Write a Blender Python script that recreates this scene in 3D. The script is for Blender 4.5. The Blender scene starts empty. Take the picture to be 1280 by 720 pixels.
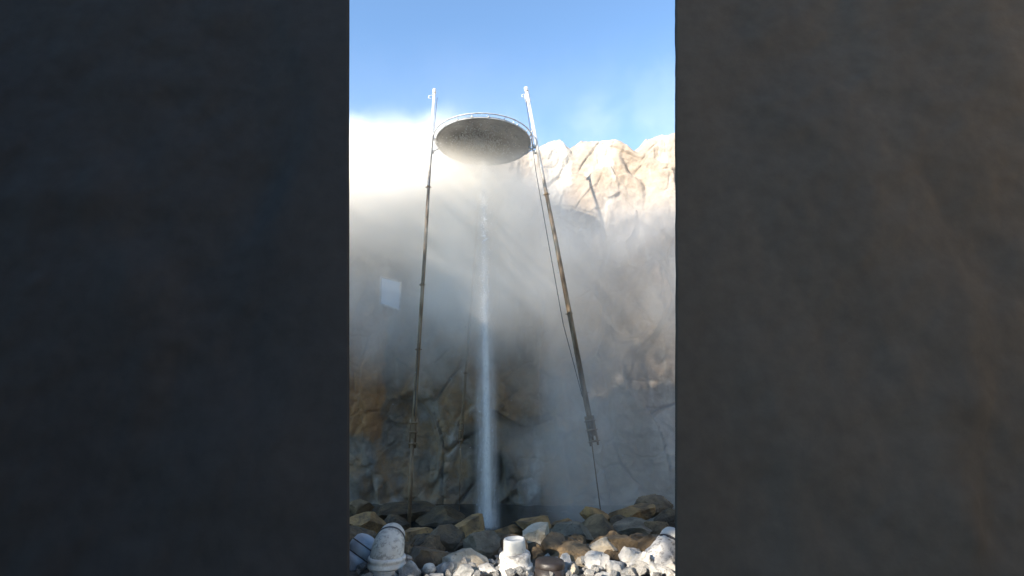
import bpy, bmesh, math, random
import numpy as np
from mathutils import Vector, Matrix
R = math.radians
random.seed(7)
sc = bpy.context.scene
COL = sc.collection

# ------------------------------------------------------------------ camera
FOC, PITCH, CH = 600.0, R(15), 1.6          # focal length in photo pixels, pitch, eye height
cam_d = bpy.data.cameras.new('camera'); cam = bpy.data.objects.new('camera', cam_d); COL.objects.link(cam)
cam.location = (0, 0, CH); cam.rotation_euler = (R(90) + PITCH, 0, 0)
cam_d.sensor_width = 36; cam_d.lens = 36 * FOC / 1280; cam_d.clip_end = 3000; cam_d.clip_start = .05
sc.camera = cam
# ------------------------------------------------------------------ light
SUN = Vector((-.60, -.68, .37)).normalized()
w = bpy.data.worlds.new('World'); sc.world = w; w.use_nodes = True
nt = w.node_tree; bg = nt.nodes['Background']
sky = nt.nodes.new('ShaderNodeTexSky'); sky.sky_type = 'NISHITA'; sky.sun_disc = False
sky.sun_elevation = math.asin(SUN.z); sky.sun_rotation = math.atan2(SUN.x, SUN.y)
sky.air_density = 1.0; sky.dust_density = .0; sky.ozone_density = 1.0; sky.altitude = 1500
tint = nt.nodes.new('ShaderNodeMix'); tint.data_type = 'RGBA'; tint.blend_type = 'MULTIPLY'; tint.inputs[0].default_value = 1
tint.inputs[7].default_value = (.82, 1.0, 1.10, 1); nt.links.new(sky.outputs[0], tint.inputs[6]); nt.links.new(tint.outputs[2], bg.inputs[0]); bg.inputs[1].default_value = .15
sl = bpy.data.lights.new('sun', 'SUN'); sl.energy = 4.3; sl.angle = R(.5); sl.color = (1, .935, .84)
so = bpy.data.objects.new('sun', sl); COL.objects.link(so); so.rotation_euler = SUN.to_track_quat('Z', 'Y').to_euler()
sc.view_settings.view_transform = 'Standard'; sc.view_settings.look = 'None'
sc.view_settings.exposure = 1.55; sc.view_settings.gamma = 1
sc.view_settings.use_white_balance = True; sc.view_settings.white_balance_temperature = 6950
sc.cycles.volume_bounces = 10; sc.cycles.max_bounces = 12
sc.cycles.volume_step_rate = .35; sc.cycles.volume_max_steps = 128
sc.cycles.sample_clamp_indirect = 4

# ------------------------------------------------------------------ helpers
cp, sp = math.cos(PITCH), math.sin(PITCH)
def at(px, py, d):
    u, v = px - 640, 360 - py
    dx, dy, dz = u, FOC * cp - v * sp, FOC * sp + v * cp
    t = d / dy
    return Vector((dx * t, d, CH + dz * t))
def zdepth(p): return p.y * cp + (p.z - CH) * sp
def pxm(p): return zdepth(p) / FOC            # metres per photo pixel at a point
def tag(o, label=None, cat=None, group=None, kind=None):
    for k, v in (('label', label), ('category', cat), ('group', group), ('kind', kind)):
        if v: o[k] = v
    return o
def link(name, me, m, parent=None, smooth=True):
    o = bpy.data.objects.new(name, me); COL.objects.link(o)
    if m: me.materials.append(m)
    if smooth and len(me.polygons): me.polygons.foreach_set('use_smooth', [True] * len(me.polygons))
    if parent: o.parent = parent
    return o
def obj(name, bm, m, parent=None, smooth=True):
    q = parent
    while q is not None: bmesh.ops.translate(bm, verts=bm.verts, vec=-q.location); q = q.parent
    me = bpy.data.meshes.new(name); bm.to_mesh(me); bm.free()
    return link(name, me, m, parent, smooth)
def empty(name, loc): 
    o = bpy.data.objects.new(name, None); COL.objects.link(o); o.location = loc; o.empty_display_size = .2
    return o
def tube(bm, pts, rad, seg=12, cap=True):
    """swept tube through pts; rad a number or a list"""
    pts = [Vector(p) for p in pts]; n = len(pts)
    rs = rad if isinstance(rad, (list, tuple)) else [rad] * n
    rings = []; ref = None
    for i, p in enumerate(pts):
        t = (pts[min(i + 1, n - 1)] - pts[max(i - 1, 0)])
        if t.length < 1e-7: t = pts[-1] - pts[0]
        t.normalize()
        if ref is None:
            ref = t.cross(Vector((0, 0, 1)));
            if ref.length < .1: ref = t.cross(Vector((1, 0, 0)))
        a = (ref - t * ref.dot(t)).normalized(); b = t.cross(a); ref = a
        rings.append([bm.verts.new(p + (a * math.cos(2 * math.pi * k / seg) + b * math.sin(2 * math.pi * k / seg)) * rs[i]) for k in range(seg)])
    for r0, r1 in zip(rings, rings[1:]):
        for k in range(seg): bm.faces.new((r0[k], r0[(k + 1) % seg], r1[(k + 1) % seg], r1[k]))
    if cap: bm.faces.new(rings[0][::-1]); bm.faces.new(rings[-1])
def lathe(bm, prof, origin, axis=(0, 0, 1), seg=40):
    """prof: (radius, distance along axis)"""
    ax = Vector(axis).normalized(); a = ax.cross(Vector((0, 1, 0)) if abs(ax.y) < .9 else Vector((1, 0, 0))).normalized(); b = ax.cross(a); o = Vector(origin)
    rings = [[bm.verts.new(o + ax * h + (a * math.cos(2 * math.pi * k / seg) + b * math.sin(2 * math.pi * k / seg)) * max(r, 1e-4)) for k in range(seg)] for r, h in prof]
    for r0, r1 in zip(rings, rings[1:]):
        for k in range(seg): bm.faces.new((r0[k], r0[(k + 1) % seg], r1[(k + 1) % seg], r1[k]))
    bm.faces.new(rings[0][::-1]); bm.faces.new(rings[-1])
def box(bm, c, s, rot=None):
    M = Matrix.Translation(Vector(c)) @ (rot.to_4x4() if rot else Matrix()) @ Matrix.Diagonal((s[0], s[1], s[2], 1))
    bmesh.ops.create_cube(bm, size=1, matrix=M)
def sstep(a, b, x):
    t = np.clip((x - a) / (b - a), 0, 1); return t * t * (3 - 2 * t)
# numpy noise
def _h(ix, iy, iz, s):
    n = (ix * 374761393 + iy * 668265263 + iz * 2147483647 + s * 974634777).astype(np.int64) & 0xffffffff
    n = ((n ^ (n >> 13)) * 1274126177) & 0xffffffff
    n = ((n ^ (n >> 16)) * 2246822519) & 0xffffffff
    return ((n ^ (n >> 15)) & 0xffffff) / 16777215.0
def vnoise(P, s=0):
    I = np.floor(P).astype(np.int64); F = P - I; F = F * F * (3 - 2 * F); r = 0
    for dx in (0, 1):
        for dy in (0, 1):
            for dz in (0, 1):
                wt = (F[:, 0] if dx else 1 - F[:, 0]) * (F[:, 1] if dy else 1 - F[:, 1]) * (F[:, 2] if dz else 1 - F[:, 2])
                r = r + wt * _h(I[:, 0] + dx, I[:, 1] + dy, I[:, 2] + dz, s)
    return r * 2 - 1
def fbm(P, sc_=1., o=4, s=0):
    r = 0; a = 1; t = 0
    for i in range(o): r = r + a * vnoise(P * sc_ + 17.3 * i, s + i); t += a; a *= .5; sc_ *= 2.03
    return r / t
def blocks(P, scale, s, crackw=.06, slope=.5, kb=22):
    """voronoi blocks: every cell a tilted facet with a crack round it; returns height"""
    Q = P * np.array(scale); Q = Q + .35 * np.stack([fbm(Q, .9, 3, s + 5), fbm(Q, .9, 3, s + 6), fbm(Q, .9, 3, s + 7)], 1)
    I = np.floor(Q).astype(np.int64); n = len(Q)
    f1 = np.full(n, 9.); f2 = np.full(n, 9.); val = np.zeros(n); ws = np.zeros(n)
    for dx in (-1, 0, 1):
        for dy in (-1, 0, 1):
            for dz in (-1, 0, 1):
                J = I + np.array((dx, dy, dz)); a = [_h(J[:, 0], J[:, 1], J[:, 2], s + k) for k in range(6)]
                D = Q - (J + np.stack(a[:3], 1)); d = np.sqrt((D ** 2).sum(1))
                v = (a[3] - .5) + slope * (D[:, 0] * (a[4] - .5) * 2 + D[:, 2] * (a[5] - .5) * 2)
                nearer = d < f1; wk = np.exp(-kb * d) + 1e-12; ws = ws + wk
                f2 = np.where(nearer, f1, np.minimum(f2, d)); val = val + v * wk; f1 = np.where(nearer, d, f1)
    return val / ws, sstep(crackw, 0, f2 - f1)

# ------------------------------------------------------------------ materials
def mat(name, build):
    m = bpy.data.materials.new(name); m.use_nodes = True
    n = m.node_tree.nodes; l = m.node_tree.links; b = n['Principled BSDF']
    build(n, l, b); return m
def N(n, t, **k):
    x = n.new(t)
    for a, v in k.items(): setattr(x, a, v)
    return x
def noise(n, l, scale, detail=5, rough=.55, vec=None, dist=0):
    x = N(n, 'ShaderNodeTexNoise'); x.inputs['Scale'].default_value = scale; x.inputs['Detail'].default_value = detail
    x.inputs['Roughness'].default_value = rough; x.inputs['Distortion'].default_value = dist
    if vec: l.new(vec, x.inputs['Vector'])
    return x
def ramp(n, l, src, stops):
    r = N(n, 'ShaderNodeValToRGB'); e = r.color_ramp.elements
    while len(e) < len(stops): e.new(.5)
    for q, (p, c) in zip(e, stops): q.position = p; q.color = (*c, 1) if not isinstance(c, (int, float)) else (c, c, c, 1)
    l.new(src, r.inputs[0]); return r
def mixc(n, l, f, a, b, mode='MIX'):
    x = N(n, 'ShaderNodeMix', data_type='RGBA', blend_type=mode)
    for i, v in ((0, f), (6, a), (7, b)):
        if hasattr(v, 'links'): l.new(v, x.inputs[i])
        else: x.inputs[i].default_value = v if i == 0 else (*v, 1)
    return x.outputs[2]
def bump(n, l, b, src, strength, dist, prev=None):
    x = N(n, 'ShaderNodeBump'); x.inputs['Strength'].default_value = strength; x.inputs['Distance'].default_value = dist
    l.new(src, x.inputs['Height'])
    if prev: l.new(prev, x.inputs['Normal'])
    l.new(x.outputs[0], b.inputs['Normal']); return x.outputs[0]
def coord(n, l, scale=(1, 1, 1)):
    t = N(n, 'ShaderNodeTexCoord'); m = N(n, 'ShaderNodeMapping'); m.inputs['Scale'].default_value = scale
    l.new(t.outputs['Object'], m.inputs[0]); return m.outputs[0]
def random_rock_coord(n, l, scale=(1, 1, 1)):
    t = N(n, 'ShaderNodeTexCoord'); oi = N(n, 'ShaderNodeObjectInfo'); a = N(n, 'ShaderNodeVectorMath', operation='ADD')
    s = N(n, 'ShaderNodeMath', operation='MULTIPLY'); s.inputs[1].default_value = 50; l.new(oi.outputs['Random'], s.inputs[0])
    l.new(t.outputs['Object'], a.inputs[0]); l.new(s.outputs[0], a.inputs[1]); return a.outputs[0]

def cliff_mat(n, l, b):
    v = coord(n, l); vs = coord(n, l, (1, 1, .16))
    base = ramp(n, l, noise(n, l, .38, 6, .55, v).outputs[0], [(.3, (.29, .225, .17)), (.46, (.33, .27, .215)), (.56, (.33, .285, .24)), (.72, (.38, .28, .205))])
    streak = ramp(n, l, noise(n, l, 1.0, 5, .55, vs, .5).outputs[0], [(.53, 0.), (.60, 1.)])
    c = mixc(n, l, streak.outputs[0], base.outputs[0], (.46, .42, .37))
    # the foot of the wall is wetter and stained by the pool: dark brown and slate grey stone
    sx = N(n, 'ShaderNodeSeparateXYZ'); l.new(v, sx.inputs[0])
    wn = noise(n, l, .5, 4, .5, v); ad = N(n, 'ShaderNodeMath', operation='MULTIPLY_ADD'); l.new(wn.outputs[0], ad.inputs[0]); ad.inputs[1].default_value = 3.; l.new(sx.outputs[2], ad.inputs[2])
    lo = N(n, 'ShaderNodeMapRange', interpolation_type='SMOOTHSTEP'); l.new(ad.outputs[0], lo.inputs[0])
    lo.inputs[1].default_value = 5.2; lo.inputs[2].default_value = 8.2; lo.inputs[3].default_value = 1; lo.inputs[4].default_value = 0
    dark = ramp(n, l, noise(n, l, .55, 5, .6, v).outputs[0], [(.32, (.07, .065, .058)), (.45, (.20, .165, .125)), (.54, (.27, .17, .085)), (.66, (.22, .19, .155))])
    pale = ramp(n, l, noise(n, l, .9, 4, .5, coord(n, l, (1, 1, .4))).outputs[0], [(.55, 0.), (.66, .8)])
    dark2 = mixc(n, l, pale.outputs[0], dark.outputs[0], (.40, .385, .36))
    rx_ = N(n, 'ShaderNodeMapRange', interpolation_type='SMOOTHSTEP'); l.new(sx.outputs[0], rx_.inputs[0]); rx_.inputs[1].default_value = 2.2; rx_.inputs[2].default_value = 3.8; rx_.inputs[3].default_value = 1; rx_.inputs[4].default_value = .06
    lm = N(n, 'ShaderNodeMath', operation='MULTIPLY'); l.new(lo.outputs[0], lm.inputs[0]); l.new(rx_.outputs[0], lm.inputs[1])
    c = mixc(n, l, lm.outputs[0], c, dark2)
    # rust coloured block low on the left
    wb = noise(n, l, 1.3, 4, .5, v); wx = N(n, 'ShaderNodeMath', operation='MULTIPLY_ADD'); l.new(wb.outputs[0], wx.inputs[0]); wx.inputs[1].default_value = .9; l.new(sx.outputs[0], wx.inputs[2])
    m1 = N(n, 'ShaderNodeMapRange'); l.new(wx.outputs[0], m1.inputs[0]); m1.inputs[1].default_value = -3.65; m1.inputs[2].default_value = -3.5; m1.inputs[3].default_value = 1; m1.inputs[4].default_value = 0
    wz = N(n, 'ShaderNodeMath', operation='MULTIPLY_ADD'); l.new(wb.outputs[0], wz.inputs[0]); wz.inputs[1].default_value = 1.2; l.new(sx.outputs[2], wz.inputs[2])
    m2 = N(n, 'ShaderNodeMapRange'); l.new(wz.outputs[0], m2.inputs[0]); m2.inputs[1].default_value = 1.5; m2.inputs[2].default_value = 1.7
    m3 = N(n, 'ShaderNodeMapRange'); l.new(wz.outputs[0], m3.inputs[0]); m3.inputs[1].default_value = 5.2; m3.inputs[2].default_value = 5.6; m3.inputs[3].default_value = 1; m3.inputs[4].default_value = 0
    q1 = N(n, 'ShaderNodeMath', operation='MULTIPLY'); l.new(m1.outputs[0], q1.inputs[0]); l.new(m2.outputs[0], q1.inputs[1]); q2 = N(n, 'ShaderNodeMath', operation='MULTIPLY'); l.new(q1.outputs[0], q2.inputs[0]); l.new(m3.outputs[0], q2.inputs[1])
    c = mixc(n, l, q2.outputs[0], c, (.34, .175, .065))
    fine = ramp(n, l, noise(n, l, 5, 9, .7, v).outputs[0], [(.3, .75), (.66, 1.12)])
    c = mixc(n, l, 1., c, fine.outputs[0], 'MULTIPLY'); l.new(c, b.inputs['Base Color'])
    b.inputs['Roughness'].default_value = .85
    p = bump(n, l, b, noise(n, l, 2.2, 10, .65, v).outputs[0], .7, .12)
    bump(n, l, b, noise(n, l, 12, 6, .7, v).outputs[0], .5, .02, p)
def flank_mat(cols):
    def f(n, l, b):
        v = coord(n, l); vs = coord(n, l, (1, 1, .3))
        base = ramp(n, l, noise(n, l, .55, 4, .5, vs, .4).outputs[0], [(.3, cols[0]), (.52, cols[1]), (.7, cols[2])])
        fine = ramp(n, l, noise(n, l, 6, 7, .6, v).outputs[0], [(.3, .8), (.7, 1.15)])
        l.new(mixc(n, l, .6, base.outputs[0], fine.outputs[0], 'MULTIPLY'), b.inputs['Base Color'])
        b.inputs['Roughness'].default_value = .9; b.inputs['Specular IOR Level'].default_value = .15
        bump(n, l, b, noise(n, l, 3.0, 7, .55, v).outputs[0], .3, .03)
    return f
def rock_mat(c0, c1, c2, speck=(.03, .028, .025), wet=.8, bs=.04, sc_=1.):
    def f(n, l, b):
        v = random_rock_coord(n, l)
        base = ramp(n, l, noise(n, l, 3.2 * sc_, 6, .6, v, .6).outputs[0], [(.33, c0), (.5, c1), (.66, c2)])
        sp_ = ramp(n, l, noise(n, l, 26 * sc_, 4, .7, v).outputs[0], [(.60, 0.), (.66, .75)])
        c = mixc(n, l, sp_.outputs[0], base.outputs[0], speck)
        l.new(c, b.inputs['Base Color']); b.inputs['Roughness'].default_value = wet
        p = bump(n, l, b, noise(n, l, 8 * sc_, 9, .72, v).outputs[0], 1., bs * 1.8)
        bump(n, l, b, noise(n, l, 45 * sc_, 4, .7, v).outputs[0], .5, bs * .2, p)
    return f
M = {}
M['cliff'] = mat('cliff_stone', cliff_mat)
M['added_flank_left'] = mat('added_wall_dark_slate', flank_mat([(.031, .031, .033), (.035, .035, .036), (.040, .039, .039)]))
M['added_flank_right'] = mat('added_wall_dark_basalt', flank_mat([(.054, .047, .040), (.061, .053, .045), (.068, .059, .050)]))
M['ochre'] = mat('ochre_stone', rock_mat((.09, .06, .035), (.30, .18, .075), (.44, .26, .10)))
M['brown'] = mat('brown_stone', rock_mat((.07, .05, .03), (.17, .115, .06), (.28, .19, .10)))
M['dark'] = mat('dark_wet_stone', rock_mat((.04, .030, .018), (.09, .064, .036), (.17, .11, .05), wet=.5))
M['grey'] = mat('grey_stone', rock_mat((.10, .08, .055), (.19, .155, .11), (.29, .24, .17)))
M['tan'] = mat('tan_stone', rock_mat((.30, .24, .17), (.46, .40, .31), (.60, .54, .45), speck=(.16, .12, .08)))
M['white'] = mat('white_stone', rock_mat((.33, .315, .29), (.48, .46, .43), (.60, .58, .55), speck=(.30, .29, .27), bs=.02, sc_=2.2))
M['rubble'] = mat('grey_white_stone', rock_mat((.16, .16, .16), (.30, .30, .29), (.46, .45, .44), speck=(.12, .12, .12), bs=.02, sc_=2.2))
def crust(dirt, c=(.74, .74, .73), low=.56):
    def f(n, l, b):
        v = coord(n, l)
        d = ramp(n, l, noise(n, l, 16, 8, .7, v, .3).outputs[0], [(low, 0.), (low + .09, dirt)])
        m_ = mixc(n, l, d.outputs[0], c, (.20, .19, .18))
        g = ramp(n, l, noise(n, l, 5, 5, .6, v).outputs[0], [(.3, .78), (.65, 1.08)])
        l.new(mixc(n, l, 1., m_, g.outputs[0], 'MULTIPLY'), b.inputs['Base Color']); b.inputs['Roughness'].default_value = .6
        bump(n, l, b, noise(n, l, 22, 8, .7, v).outputs[0], .6, .012)
    return f
M['pvc'] = mat('lime_crusted_plastic', crust(.65, (.55, .55, .53)))
M['pvc_clean'] = mat('scuffed_white_plastic', crust(.75, (.50, .49, .45), .50))
M['pvc_blue'] = mat('blue_grey_plastic', crust(.35, (.30, .34, .40), .6))
M['pvc_heavy'] = mat('thick_lime_crust', crust(.9, (.58, .56, .53), .50))
def simple(c0, c1, s=8, rough=.6, metal=0., bs=.01, stretch=(1, 1, 1)):
    def f(n, l, b):
        v = coord(n, l, stretch)
        r = ramp(n, l, noise(n, l, s, 6, .65, v).outputs[0], [(.38, c0), (.62, c1)]); l.new(r.outputs[0], b.inputs['Base Color'])
        b.inputs['Roughness'].default_value = rough; b.inputs['Metallic'].default_value = metal
        bump(n, l, b, noise(n, l, s * 4, 6, .7, v).outputs[0], .4, bs)
    return f
M['seam'] = mat('black_rubber', simple((.02, .02, .025), (.05, .05, .055)))
M['brown_pipe'] = mat('dark_brown_plastic', simple((.014, .011, .010), (.034, .026, .024), 6, .45))
M['rust'] = mat('rusty_steel', simple((.12, .07, .035), (.27, .18, .10), 9, .7, .1, .006, (1, 1, .25)))
M['ground'] = mat('wet_gravel', simple((.035, .03, .024), (.11, .095, .075), 9, .8, 0, .05))
M['blocker'] = mat('shade_blocker_brown', simple((.10, .09, .07), (.18, .15, .11), .4, .9, 0, .2))
M['bounce_tan'] = mat('pale_tan_bounce', simple((.50, .36, .23), (.66, .50, .34), .8, .9, 0, .1))
M['shade_card'] = mat('dark_shade_card', simple((.03, .05, .02), (.07, .10, .04), 2, .6))
M['light_patch'] = mat('pale_blue_light_patch', simple((.50, .60, .74), (.56, .66, .80), 3, .5))
def pole_mat(n, l, b):
    v = coord(n, l, (1, 1, .3)); t = N(n, 'ShaderNodeTexCoord'); sx = N(n, 'ShaderNodeSeparateXYZ'); l.new(t.outputs['Object'], sx.inputs[0])
    nz = noise(n, l, 5, 7, .65, v)
    ad = N(n, 'ShaderNodeMath', operation='MULTIPLY_ADD'); l.new(nz.outputs[0], ad.inputs[0]); ad.inputs[1].default_value = 5.; l.new(sx.outputs[2], ad.inputs[2])
    mr = N(n, 'ShaderNodeMapRange'); l.new(ad.outputs[0], mr.inputs[0]); mr.inputs[1].default_value = 10.4; mr.inputs[2].default_value = 12.4
    r = ramp(n, l, nz.outputs[0], [(.36, (.13, .085, .05)), (.5, (.27, .19, .12)), (.64, (.40, .32, .23))])
    c = mixc(n, l, mr.outputs[0], r.outputs[0], (.66, .63, .58)); l.new(c, b.inputs['Base Color'])
    b.inputs['Roughness'].default_value = .55; b.inputs['Metallic'].default_value = .15
    bump(n, l, b, noise(n, l, 30, 6, .7, v).outputs[0], .4, .005)
M['pole'] = mat('galvanised_steel_rusting_below', pole_mat)
def galv(n, l, b):
    v = coord(n, l); r = ramp(n, l, noise(n, l, 6, 5, .6, v).outputs[0], [(.35, (.42, .42, .42)), (.6, (.66, .66, .66))]); l.new(r.outputs[0], b.inputs['Base Color'])
    b.inputs['Roughness'].default_value = .45; b.inputs['Metallic'].default_value = .3
M['galv'] = mat('galvanised_steel', galv)
def dish_mat(n, l, b):
    v = coord(n, l)
    base = ramp(n, l, noise(n, l, .9, 6, .6, v).outputs[0], [(.35, (.20, .20, .195)), (.62, (.42, .415, .40))])
    vo = N(n, 'ShaderNodeTexVoronoi'); vo.inputs['Scale'].default_value = 9; l.new(v, vo.inputs[0])
    cl = ramp(n, l, noise(n, l, 1.6, 5, .6, v).outputs[0], [(.45, 0.), (.6, 1.)])
    d = ramp(n, l, vo.outputs[0], [(.12, 1.), (.24, 0.)])
    f = N(n, 'ShaderNodeMath', operation='MULTIPLY'); l.new(cl.outputs[0], f.inputs[0]); l.new(d.outputs[0], f.inputs[1])
    l.new(mixc(n, l, f.outputs[0], base.outputs[0], (.78, .76, .70)), b.inputs['Base Color']); b.inputs['Roughness'].default_value = .5
    bump(n, l, b, noise(n, l, 7, 8, .7, v).outputs[0], .8, .06)
M['dish'] = mat('lime_spotted_dish_sheet', dish_mat)
def drop_mat(n, l, b):
    b.inputs['Base Color'].default_value = (.9, .93, .96, 1); b.inputs['Roughness'].default_value = .25
    b.inputs['Transmission Weight'].default_value = .3; b.inputs['IOR'].default_value = 1.33
M['drop'] = mat('water_drops', drop_mat)
def pool_mat(n, l, b):
    b.inputs['Base Color'].default_value = (.02, .024, .024, 1); b.inputs['Roughness'].default_value = .22
    bump(n, l, b, noise(n, l, 4, 5, .6, coord(n, l)).outputs[0], .5, .04)
M['pool'] = mat('dark_pool_water', pool_mat)

# ------------------------------------------------------------------ ground and pool
def gz(x, y):
    """ground height: a low terrace in front, dropping to the basin behind the boulders"""
    return -.02 - 1.03 * sstep(6.6, 10.8, y) * (1 - .55 * sstep(1.2, 4.6, x) * (1 - sstep(11, 13, y)))
n = 150
X, Y = np.meshgrid(np.linspace(-14, 14, n), np.linspace(-5.4, 22, n))
P = np.stack([X.ravel(), Y.ravel(), 0 * X.ravel()], 1)
Z = gz(P[:, 0], P[:, 1]) + .05 * fbm(P, 1.3, 5, 3) * (P[:, 1] > -4)
P[:, 2] = Z
faces = [(i * n + j, i * n + j + 1, (i + 1) * n + j + 1, (i + 1) * n + j) for i in range(n - 1) for j in range(n - 1)]
far = [(-600, -600, -1.6), (600, -600, -1.6), (600, 900, -1.6), (-600, 900, -1.6)]
vs = [tuple(p) for p in P] + far; faces.append((len(P), len(P) + 1, len(P) + 2, len(P) + 3))
me = bpy.data.meshes.new('ground'); me.from_pydata(vs, [], faces)
tag(link('ground', me, M['ground']), kind='structure')
bm = bmesh.new(); q = [(-5.6, 9.6), (-3, 9.2), (1.6, 9.4), (4.8, 10.8), (5.4, 15.2), (-5.9, 15.8)]
bm.faces.new([bm.verts.new((x, y, -.93)) for x, y in q]); tag(obj('pool_water', bm, M['pool']), kind='structure')

# shade blocker added unseen behind the viewer: it shades the gorge up to the top of the wall, and the sun comes past its notch onto the near stones
bm = bmesh.new()
def hb(x0, x1, z0, z1, y0=-7.2, y1=-6.0): box(bm, ((x0 + x1) / 2, (y0 + y1) / 2, (z0 + z1) / 2), (x1 - x0, y1 - y0, z1 - z0))
NX0, NX1, NZ0, NZ1 = -11.98, -8.4, 6.2, 7.75
hb(-30, -25.8, -1, 18.2); hb(-25.8, -18.8, -1, 16.0); hb(-18.8, NX0, -1, 13.0); hb(NX0, NX1, -1, NZ0, -6.3); hb(NX0, NX1, NZ1, 13.6, -6.3); hb(NX1, -1.5, -1, 13.6, -6.4)
tag(obj('shade_blocker', bm, M['blocker'], smooth=False), kind='structure')
# stepped reflector added out of view at the right: pale tan blocks in full sun that throw warm light back into the shade
bm = bmesh.new()
for k, (x0, zt) in enumerate(((9.6, 3.2), (10.6, 6.4), (11.8, 9.6), (13.2, 12.5))): box(bm, (x0 + 3, -3.5 - .3 * k, zt / 2 - .6), (6, 21 - k, zt + 1.2))
tag(obj('bounce_blocks', bm, M['bounce_tan'], smooth=False), kind='structure')
# unseen shade cards added above the blocker and in its notch to thin the sun
rl = np.random.default_rng(4); LV = []; LF_ = []; PT = .105
def cover(x, z):
    if z < 8: return .55 if z < 7.3 else .78
    c_ = float(np.interp(x, [-20.5, -18.3, -17.2, -14, -12.5], [.985, .93, .80, .84, .78]))
    c_ = c_ + (.88 - c_) * float(sstep(15.4, 13.2, z))
    tp = float(np.interp(x, [-26, -21.5, -17, -9.5], [18.5, 19.1, 19.9, 19.9]))
    return c_ * (1 - .9 * float(sstep(tp - 1.6, tp + .3, z)))
for x0, x1, z0, z1 in ((-25.8, -18.8, 15.95, 20.2), (-18.8, -9.5, 12.9, 20.2), (-12.0, -8.4, 6.95, 7.8)):
    for gx in np.arange(x0, x1, PT):
        for gz_ in np.arange(z0, z1, PT):
            if gz_ > np.interp(gx, [-26, -21.5, -17, -9.5], [18.5, 19.1, 19.9, 19.9]) + .3 and z0 > 8: continue
            sd = math.sqrt(cover(gx, gz_)) * PT * .62 * rl.uniform(.85, 1.15); nn_ = Vector((-.60 + rl.normal(0, .3), -.68 + rl.normal(0, .3), .37 + rl.normal(0, .3))).normalized()
            ta = nn_.cross(Vector((0, 0, 1))).normalized(); tb = nn_.cross(ta); th = rl.uniform(0, 1.5); ua = ta * math.cos(th) + tb * math.sin(th); ub = nn_.cross(ua)
            c_ = Vector((gx + rl.uniform(-.035, .035), rl.uniform(-6.9, -6.5), gz_ + rl.uniform(-.035, .035))); k0 = len(LV)
            LV += [c_ - ua * sd - ub * sd * .8, c_ + ua * sd - ub * sd * .8, c_ + ua * sd + ub * sd * .8, c_ - ua * sd + ub * sd * .8]; LF_.append((k0, k0 + 1, k0 + 2, k0 + 3))
me = bpy.data.meshes.new('shade_cards'); me.from_pydata([tuple(v) for v in LV], [], LF_)
tag(link('shade_cards', me, M['shade_card'], smooth=False), kind='stuff')

# ------------------------------------------------------------------ the rock wall behind the geyser
tops_px = [200, 438, 520, 560, 640, 668, 676, 690, 703, 709, 716, 722, 732, 750, 770, 784, 792, 799, 806, 815, 826, 843, 900, 1080]
tops_py = [150, 178, 190, 200, 184, 173, 168, 163, 161, 167, 171, 166, 160, 158, 156, 162, 170, 173, 168, 158, 155, 154, 146, 136]
ncol, nrow = 520, 420
pxs = np.linspace(240, 1040, ncol)
dd = 15.7 - np.where(pxs > 640, ((pxs - 640) / 200) ** 1.6 * 1.1, 0) - np.where(pxs < 600, ((600 - pxs) / 200) ** 1.6 * .7, 0)
top = np.array([at(a, b_, d) for a, b_, d in zip(pxs, np.interp(pxs, tops_px, tops_py), dd)])
s = np.linspace(0, 1, nrow)
V = np.zeros((nrow, ncol, 3)); base_z = -1.5
V[..., 0] = top[None, :, 0] * (1 - .0 * s[:, None]); V[..., 1] = dd[None, :]
V[..., 2] = base_z + (top[None, :, 2] - base_z) * s[:, None]
V[..., 0] = top[None, :, 0]
Pf = V.reshape(-1, 3).copy()
Q = Pf * np.array((1, 0, 1)) + np.array((31.7, 0, 9.1))
v1, c1 = blocks(Q, (.52, 1, .27), 11, .03, 1.1, 42)
v2, c2 = blocks(Q, (1.1, 1, .75), 23, .05, .9, 34); v3, c3 = blocks(Q, (3.1, 1, 2.1), 37, .06, .9, 30); topz = sstep(6.5, 9.5, Pf[:, 2])
fl = fbm(Q, .5, 5, 40); ff = fbm(Q * np.array((1, 1, .5)), 2.4, 5, 60)
h = (.78 * v1 - .24 * c1 * sstep(-.15, .35, fbm(Q, .7, 3, 130))) * (1 - .5 * topz) + .24 * v2 * (1 - .4 * topz) - .05 * c2 + .05 * v3 - .010 * c3 + (.26 - .05 * topz) * fl + (.10 - .04 * topz) * ff + .035 * fbm(Q, 6., 4, 91)
Pf[:, 1] -= h
edge = sstep(.93, 1, np.repeat(s, ncol)); Pf[:, 1] += edge ** 2 * .9; Pf[:, 2] += edge * .12 * ff
ext = []
lastrow = Pf[(nrow - 1) * ncol:]
for k, (dy, dz) in enumerate(((.5, .03), (1.2, -.1), (2.6, -.6), (4.5, -2), (5.0, -14))):
    r = lastrow.copy(); r[:, 1] += dy; r[:, 2] += dz + .15 * fbm(r, .8, 3, 70 + k); ext.append(r)
A = np.vstack([Pf] + ext); nr2 = nrow + len(ext)
idx = np.arange(nr2 * ncol).reshape(nr2, ncol)
F = np.stack([idx[:-1, :-1], idx[:-1, 1:], idx[1:, 1:], idx[1:, :-1]], -1).reshape(-1, 4)
me = bpy.data.meshes.new('rock_wall'); me.from_pydata(A.tolist(), [], F.tolist())
wall = link('rock_wall', me, M['cliff'])
tag(wall, 'tall pale tan rock wall with white streaks rising behind the geyser, sunlit along its top', 'rock wall')

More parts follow.
